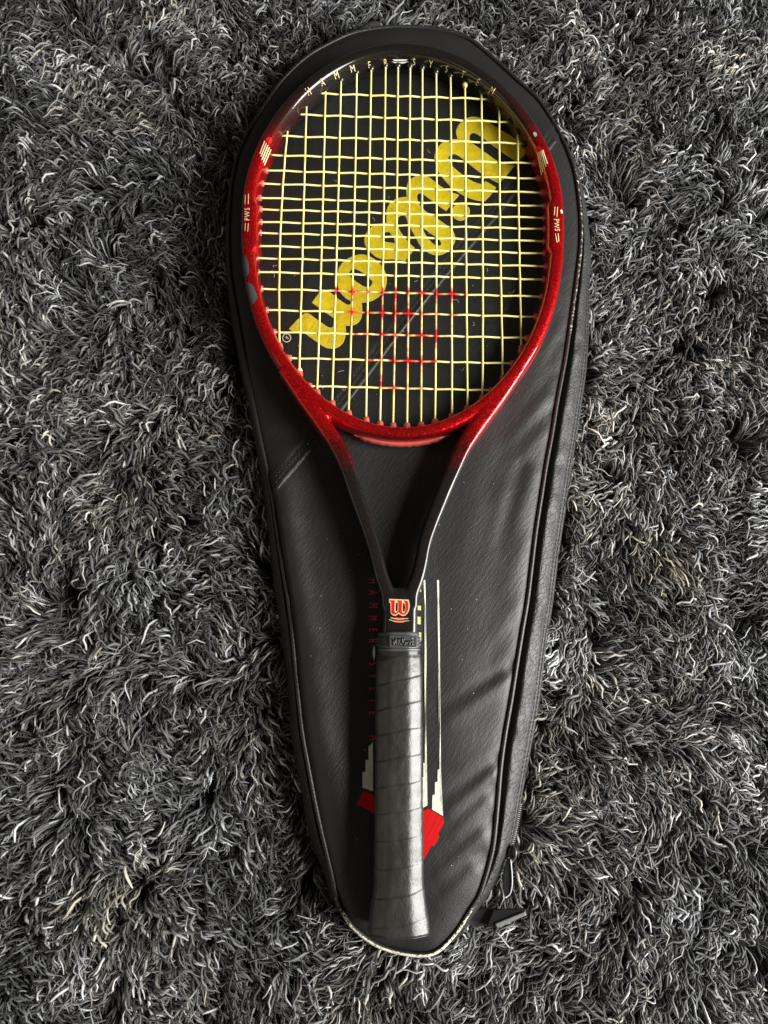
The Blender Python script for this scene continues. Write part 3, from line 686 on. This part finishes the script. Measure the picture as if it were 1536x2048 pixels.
def string(name, P, over):
    v, f = tube(P, SR, 7)
    o = mesh_obj(name, v, f, M_STRING, racket)
    a = paint(P); q_ = np.random.default_rng(len(P)+int(abs(P[0, 0])*1e5) % 977); g = np.repeat(q_.random(len(P)//7+2), 7)[3:len(P)+3]*.75+.25*q_.random(len(P))
    # paint stayed mostly at the crossings
    near = np.exp(-(np.min(np.linalg.norm(P[:, None, :2]-X[ok][None], axis=2), axis=1)/.0032)**2)
    a = a*np.clip(.36+.42*near+.65*(g-.5), 0, 1)
    o.data.attributes.new('paint', 'FLOAT', 'POINT').data.foreach_set('value', np.repeat(a, 7).astype(np.float32))
wv = .00048
ends = []
for i in range(16):
    js = [j for j in range(18) if ok[i, j]]
    P = [mt[i]]+[X[i, j] for j in js]+[mb[i]]; z = [ZS]+[ZS+wv*(1 if (i+j) % 2 else -1) for j in js]+[ZS]
    string('main_string', dense(P, z), 0); ends += [(mt[i], P[1]), (mb[i], P[-2])]
for j in range(18):
    is_ = [i for i in range(16) if ok[i, j]]
    P = [cl[j]]+[X[i, j] for i in is_]+[cr[j]]; z = [ZS]+[ZS-wv*(1 if (i+j) % 2 else -1) for i in is_]+[ZS]
    string('cross_string', dense(P, z), 0); ends += [(cl[j], P[1]), (cr[j], P[-2])]
# grommets: short flared sleeves from the inner wall of the hoop
gm = {}
for lab, m in (('r', M_GRED), ('k', M_GBLK)):
    v, f = tube(np.array([(0,0,-.0060),(0,0,-.0022),(0,0,-.0004),(0,0,.0013),(0,0,.0016)]), [.0031,.0029,.0026,.0023,.0015], 10)
    me = bpy.data.meshes.new('grommet'); me.from_pydata([tuple(p) for p in v], [], f); me.shade_smooth(); me.materials.append(m); gm[lab] = me
yk = at(803, 318, ZS)[1]
for e, q in ends:
    d = Vector((q[0]-e[0], q[1]-e[1], 0)).normalized()
    # the hoop wall behind the end
    h = bvh.ray_cast(Vector((e[0], e[1], ZS))+d*.002, -d)
    dist = (Vector((e[0], e[1], ZS))-h[0]).length if h[0] is not None else .002
    o = bpy.data.objects.new('grommet', gm['r' if e[1] < yk else 'k']); COL.objects.link(o); o.parent = racket
    o.location = Vector((e[0], e[1], ZS))-racket.location; o.rotation_euler = d.to_track_quat('Z', 'Y').to_euler()
    if dist > .006: o.scale = (1, 1, dist/.005)
for x, y in ((930, 170), (599, 741)):
    v, f = tube(np.array([at(x, y-4, ZS), at(x, y, ZS), at(x, y+3, ZS), at(x, y+8, ZS)])+np.array([0,0,.0004]), [.0014,.0024,.0022,.0009], 8)
    mesh_obj('string_knot', v, f, M_STRING, racket)
# bumper strip on the outer wall of the throat bridge
bi = [k for k in range(NH) if abs(math.atan2(math.sin(ta[k]-math.pi), math.cos(ta[k]-math.pi))) < .24]
u = np.linspace(-1, 1, len(bi)); prof = np.clip((1-np.abs(u))/.22, 0, 1)
P = np.array([oc[k]+nin[k]*.0016 for k in bi])
v, f = sweep(P, .0006+.0013*prof+.00035*np.sin(u*34)*prof, .0038*(.25+.75*prof), 2.4, 14, False, ZS-.0050)
mesh_obj('bridge_bumper', v, f, M_GRED, racket)

# grip, tape, collar
def handle(name, st_, m, e_oct=1, rows=200, k=96, wrap=0, cap=True):
    """octagonal sleeve; stations: (photo y, half width, half height)"""
    ys = np.array([s[0] for s in st_], float); yy = np.linspace(ys[0], ys[-1], rows)
    a = np.interp(yy, ys, [s[1] for s in st_]); b = np.interp(yy, ys, [s[2] for s in st_])
    cx = np.array([at(797.3, y, ZS+.004)[0] for y in yy]); cy = np.array([at(797, y, ZS+.0135)[1] for y in yy])
    th = np.arange(k)*2*math.pi/k+math.pi/k
    V = np.zeros((rows, k, 3))
    for i in range(rows):
        # octagon with flats: top .46 of the width, sides .40 of the height, soft corners (p-norm of the three face pairs)
        c, s = np.cos(th)/a[i], np.sin(th)/b[i]
        p = 20
        r = (np.abs(c)**p+np.abs(s)**p+np.abs((.85*np.abs(c)+1.15*np.abs(s))/1.541)**p)**(-1/p)
        if wrap:
            ph = ((cy[0]-cy[i])/.0172-(th/(2*math.pi))*1.0+.25+.03*np.sin(th*2+cy[i]*31)+.012*np.sin(th*5+cy[i]*90)) % 1.0
            r = r+.00034*np.where(ph < .08, ph/.08, 1-(ph-.08)/.92*.9)
        V[i, :, 0] = cx[i]+r*np.cos(th); V[i, :, 2] = ZS+r*np.sin(th); V[i, :, 1] = cy[i]
    Fc = grid_faces(rows, k)
    if cap: Fc += [tuple(range(k))[::-1], tuple(range((rows-1)*k, rows*k))]
    return mesh_obj(name, V.reshape(-1, 3), Fc, m, racket)
handle('grip', [(1309,.0152,.0128),(1316,.0157,.0133),(1345,.0163,.0138),(1400,.0164,.0140),(1560,.0163,.0140),(1720,.0165,.0141),(1775,.0167,.0143),(1815,.0182,.0152),(1845,.0196,.0158),(1871,.0203,.0160),(1876,.0198,.0155)], M_GRIP, rows=420, wrap=1)
handle('grip_tape', [(1296,.0147,.0126),(1313,.0150,.0129)], M_TAPE, rows=8)
col = handle('collar', [(1263.5,.0136,.0124),(1265,.0147,.0133),(1269,.0150,.0136),(1270.5,.0145,.0131),(1271.5,.0145,.0131),(1272.5,.0148,.0134),(1293,.0151,.0137),(1294.3,.0146,.0131),(1296,.0146,.0131),(1297.5,.0153,.0139),(1301,.0153,.0139),(1303,.0142,.0126)], M_RUBBER, rows=90)
# ribs beside the name plate, and the name plate itself
ztop = ZS+.0136
for sgn_ in (-1, 1):
    for y in (1276.5, 1283, 1289.5):
        x0 = 797+sgn_*26; P = []
        for t in np.linspace(0, 1, 9):
            # wraps over the bevel of the collar
            xx = x0+sgn_*17*t; zz = ztop+.0002-max(0, t-.12)*.0088
            P.append(at(xx, y, zz))
        v, f = tube(np.array(P), .0009, 7); mesh_obj('collar_rib', v, f, M_RUBBER, col)
slab([at(779,1271.5,ztop-.0004), at(833.5,1271.5,ztop-.0004), at(833.5,1294,ztop-.0002), at(779,1294,ztop-.0002)], .0009, M_RUBBER, 'name_plate', col, .0003)
SCR = [[(575,335),(590,390),(600,460),(600,520)],[(600,520),(625,470),(650,380),(655,335)],[(655,335),(668,420),(674,520)],[(674,520),(712,500),(738,430),(735,360),(700,325)],
 [(770,395),(785,460),(785,512),(800,522)],[(800,522),(845,440),(868,360),(848,328),(826,370),(828,450),(848,515),(880,525)],[(880,525),(912,440),(905,400),(935,450),(932,505),(902,525)],
 [(975,412),(958,450),(965,505),(990,522),(1008,470),(998,415),(975,412)],[(1018,410),(1030,460),(1030,522)],[(1030,490),(1050,420),(1075,405),(1085,460),(1086,522)],[(768,345),(778,352)]]
parts = []
for s_ in SCR:
    q = spline(np.array([at(740+x*.078125, 1250+y*.078125, ztop+.0009) for x, y in s_]), max(5, 4*len(s_)))
    parts.append(tube(q, .00042, 6))
mesh_obj('script_lettering', *join(parts), mat('gloss_rubber', (.010,.010,.010), .18), col)

# ------------------------------------------------------------------ rug
rug = thing('shaggy_rug', (0, .1, -.03), 'dark charcoal shaggy rug with silvery strands spread under the racket cover', 'rug')
ext = 1.1
mesh_obj('rug_backing', [(-ext, -ext+.1, -.030), (ext, -ext+.1, -.030), (ext, ext+.1, -.030), (-ext, ext+.1, -.030)], [(0,1,2,3)], M_BACK, rug)
def vnoise(x, y, sc, seed):
    r = np.random.default_rng(seed).normal(size=(64, 64)); u, v = x/sc+31.3, y/sc+27.7
    i, j = np.floor(u).astype(int), np.floor(v).astype(int); fu, fv = u-i, v-j; fu = fu*fu*(3-2*fu); fv = fv*fv*(3-2*fv)
    g = lambda a, b: r[a % 64, b % 64]
    return (g(i,j)*(1-fu)+g(i+1,j)*fu)*(1-fv)+(g(i,j+1)*(1-fu)+g(i+1,j+1)*fu)*fv
def in_view(x, y, mar):
    c = ats([(0,0),(1536,0),(1536,2048),(0,2048)], -.01)[:, :2]
    yb, yt = c[2, 1], c[0, 1]; t = np.clip((y-yb)/(yt-yb), -.3, 1.2); hwid = c[2, 0]*(1-t)+c[1, 0]*t
    return (np.abs(x) < hwid+mar) & (y > yb-mar) & (y < yt+mar)
def tufts(sp, near):
    gx, gy = np.meshgrid(np.arange(-.75, .75, sp), np.arange(-.55, .95, sp)); x, y = gx.ravel(), gy.ravel()
    x = x+rng.uniform(-.5, .5, len(x))*sp; y = y+rng.uniform(-.5, .5, len(y))*sp
    v = in_view(x, y, .018); k = v if near else (~v & in_view(x, y, .20))
    op = outer[::3, :2]
    k &= ~inside(np.column_stack([x, y]), op+(op.mean(0)-op)*.012)
    return x[k], y[k]
def strands(sp, per, near, rscale):
    tx, ty = tufts(sp, near); nt = len(tx)
    fx = vnoise(tx, ty, .050, 1)+.6*vnoise(tx, ty, .022, 2); fy_ = vnoise(tx, ty, .050, 3)+.6*vnoise(tx, ty, .022, 4)-.75
    ang = np.arctan2(fy_, fx)+rng.normal(0, .42, nt)
    tone = rng.normal(0, 1, nt)*.45+.40*vnoise(tx, ty, .034, 5)
    hgt = .55+.12*vnoise(tx, ty, .030, 6)+rng.normal(0, .13, nt)
    # crushed fibres stand up along the cover
    dd = np.array([np.min(np.hypot(outer[::4, 0]-p, outer[::4, 1]-q)) for p, q in zip(tx, ty)]); hgt = hgt+.28*(dd < .012)
    x = np.repeat(tx, per); y = np.repeat(ty, per); n = len(x)
    a = np.repeat(ang, per)+rng.normal(0, .27, n); ca, sa = np.cos(a), np.sin(a)
    x = x+rng.normal(0, .0024, n); y = y+rng.normal(0, .0024, n); rp_ = lambda v: np.repeat(v, per)
    Ln = rng.uniform(.010, .024, n); H = np.clip(np.repeat(hgt, per)+rng.normal(0, .22, n), .1, 1.25)*.021
    q = 7; s = np.linspace(0, 1, q)[None]
    amp = (rp_(rng.uniform(.0004, .0017, nt))*rng.uniform(.7, 1.3, n))[:, None]; kk = (Ln/(rp_(rng.uniform(.009, .017, nt))*rng.uniform(.92, 1.08, n)))[:, None]; ph = (rp_(rng.uniform(0, 6.28, nt))+rng.normal(0, .7, n))[:, None]
    curl = (rp_(rng.normal(0, .38, nt))+rng.normal(0, .14, n))[:, None]
    adv = Ln[:, None]*(s**1.15); lat = amp*np.sin(6.283*kk*s+ph)*np.minimum(1, s*2.2)+curl*Ln[:, None]*s**2*.6
    z = -.027+H[:, None]*np.sin(np.minimum(s*1.55, 1.0+.25*s)*math.pi/2)+amp*.7*np.cos(6.283*kk*s+ph)*s-.005*np.clip(s-.55, 0, 1)**1.0*rng.uniform(0, 2.2, n)[:, None]
    z = z+.004*s
    P = np.stack([x[:, None]+ca[:, None]*adv-sa[:, None]*lat, y[:, None]+sa[:, None]*adv+ca[:, None]*lat, z], 2)
    rad = (.00038+.00075*rng.random(n)**1.6)*rscale; rp = rad[:, None]*np.array([.8, .9, 1.0, 1.05, 1.05, .95, .55])[None]
    T = np.gradient(P, axis=1); T /= np.linalg.norm(T, axis=2)[..., None]+1e-12
    A = np.cross(T, np.array([0, 0, 1.])); A /= np.linalg.norm(A, axis=2)[..., None]+1e-9; Bn = np.cross(A, T)
    V = []
    for k in range(3):
        t0 = math.pi/2+k*2*math.pi/3
        V.append(P+rp[..., None]*(1.25*math.cos(t0)*A+.8*math.sin(t0)*Bn))
    V = np.stack(V, 2).reshape(-1, 3)
    ring = np.arange(n*q).reshape(n, q)*3
    Q = []
    for k in range(3):
        k2 = (k+1) % 3
        Q.append(np.stack([ring[:, :-1]+k, ring[:, :-1]+k2, ring[:, 1:]+k2, ring[:, 1:]+k], 2).reshape(-1, 4))
    Q = np.vstack(Q)
    g = np.repeat(tone, per)+rng.normal(0, .80, n)
    val = np.exp(-2.58+1.12*np.clip(g, -2.0, 2.1)); val = np.clip(val, .007, .50)
    warm = np.clip(rng.normal(.28, .40, n)+.40*np.repeat(vnoise(tx, ty, .06, 9), per)-.25*np.clip(g, -1, 1), -.3, 1.6)
    colr = np.stack([val*(1+.10*warm), val, val*(1-.16*warm), np.ones(n)], 1)
    return V, Q, np.repeat(colr, q*3, 0)
def pile(name, V, Q, C_):
    me = bpy.data.meshes.new(name); me.vertices.add(len(V)); me.vertices.foreach_set('co', V.astype(np.float32).ravel())
    me.loops.add(Q.size); me.loops.foreach_set('vertex_index', Q.astype(np.int32).ravel())
    me.polygons.add(len(Q)); me.polygons.foreach_set('loop_start', np.arange(0, Q.size, 4, dtype=np.int32))
    me.update(calc_edges=True); me.shade_smooth()
    ca = me.attributes.new('tone', 'FLOAT_COLOR', 'POINT'); ca.data.foreach_set('color', C_.astype(np.float32).ravel())
    me.materials.append(M_YARN); o = link(name, me, rug); o['kind'] = 'stuff'; return o
va, qa, ca = strands(.0066, 7, True, 1.0)
vb, qb, cb = strands(.018, 5, False, 2.0)
print('strands', len(va)//21, len(vb)//21)
pile('pile', np.vstack([va, vb]), np.vstack([qa, qb+len(va)]), np.vstack([ca, cb]))

# lint caught on the cover under the strings
parts = []; r_ = random.Random(5)
spots = [(547,535,9),(548,555,14),(660,405,8),(745,437,6),(860,470,6),(905,500,6),(870,560,8),(835,562,6),(655,690,10),(600,690,8),(676,745,10),(640,770,10),(690,775,10),(930,735,10),(945,645,8),(1030,580,12),(905,600,12),(1010,435,6),(840,465,6),(975,545,7),(805,660,6),(930,245,8),(855,300,8),(740,560,6),(668,360,6),(720,500,5),(1085,410,4),(505,560,3)]
for x, y, L_ in spots:
    a = r_.uniform(0, 6.28); P = []
    px0, py0 = x, y
    for k in range(9):
        P.append((px0, py0)); a += r_.uniform(-.9, .9); px0 += math.cos(a)*L_/6; py0 += math.sin(a)*L_/6
    q = ats(P, ZB); q[:, 2] = zc(q[:, 0], q[:, 1])+.0006
    parts.append(tube(spline(q, 24), .00014, 4))
for _ in range(70):
    x = r_.uniform(560, 1090); y = r_.uniform(330, 1800)
    if y > 800 and not (610 < x < 735 or 870 < x < 1000): continue
    q = at(x, y, ZB); q = np.array([q, q+np.array([r_.uniform(-.001, .001), r_.uniform(-.001, .001), 0])]); q[:, 2] = zc(q[:, 0], q[:, 1])+.0004
    parts.append(tube(q, .00018, 4))
o = mesh_obj('lint', *join(parts), M_LINT); o['label'] = 'pale curly lint fibres scattered on the cover under the strings'; o['kind'] = 'stuff'
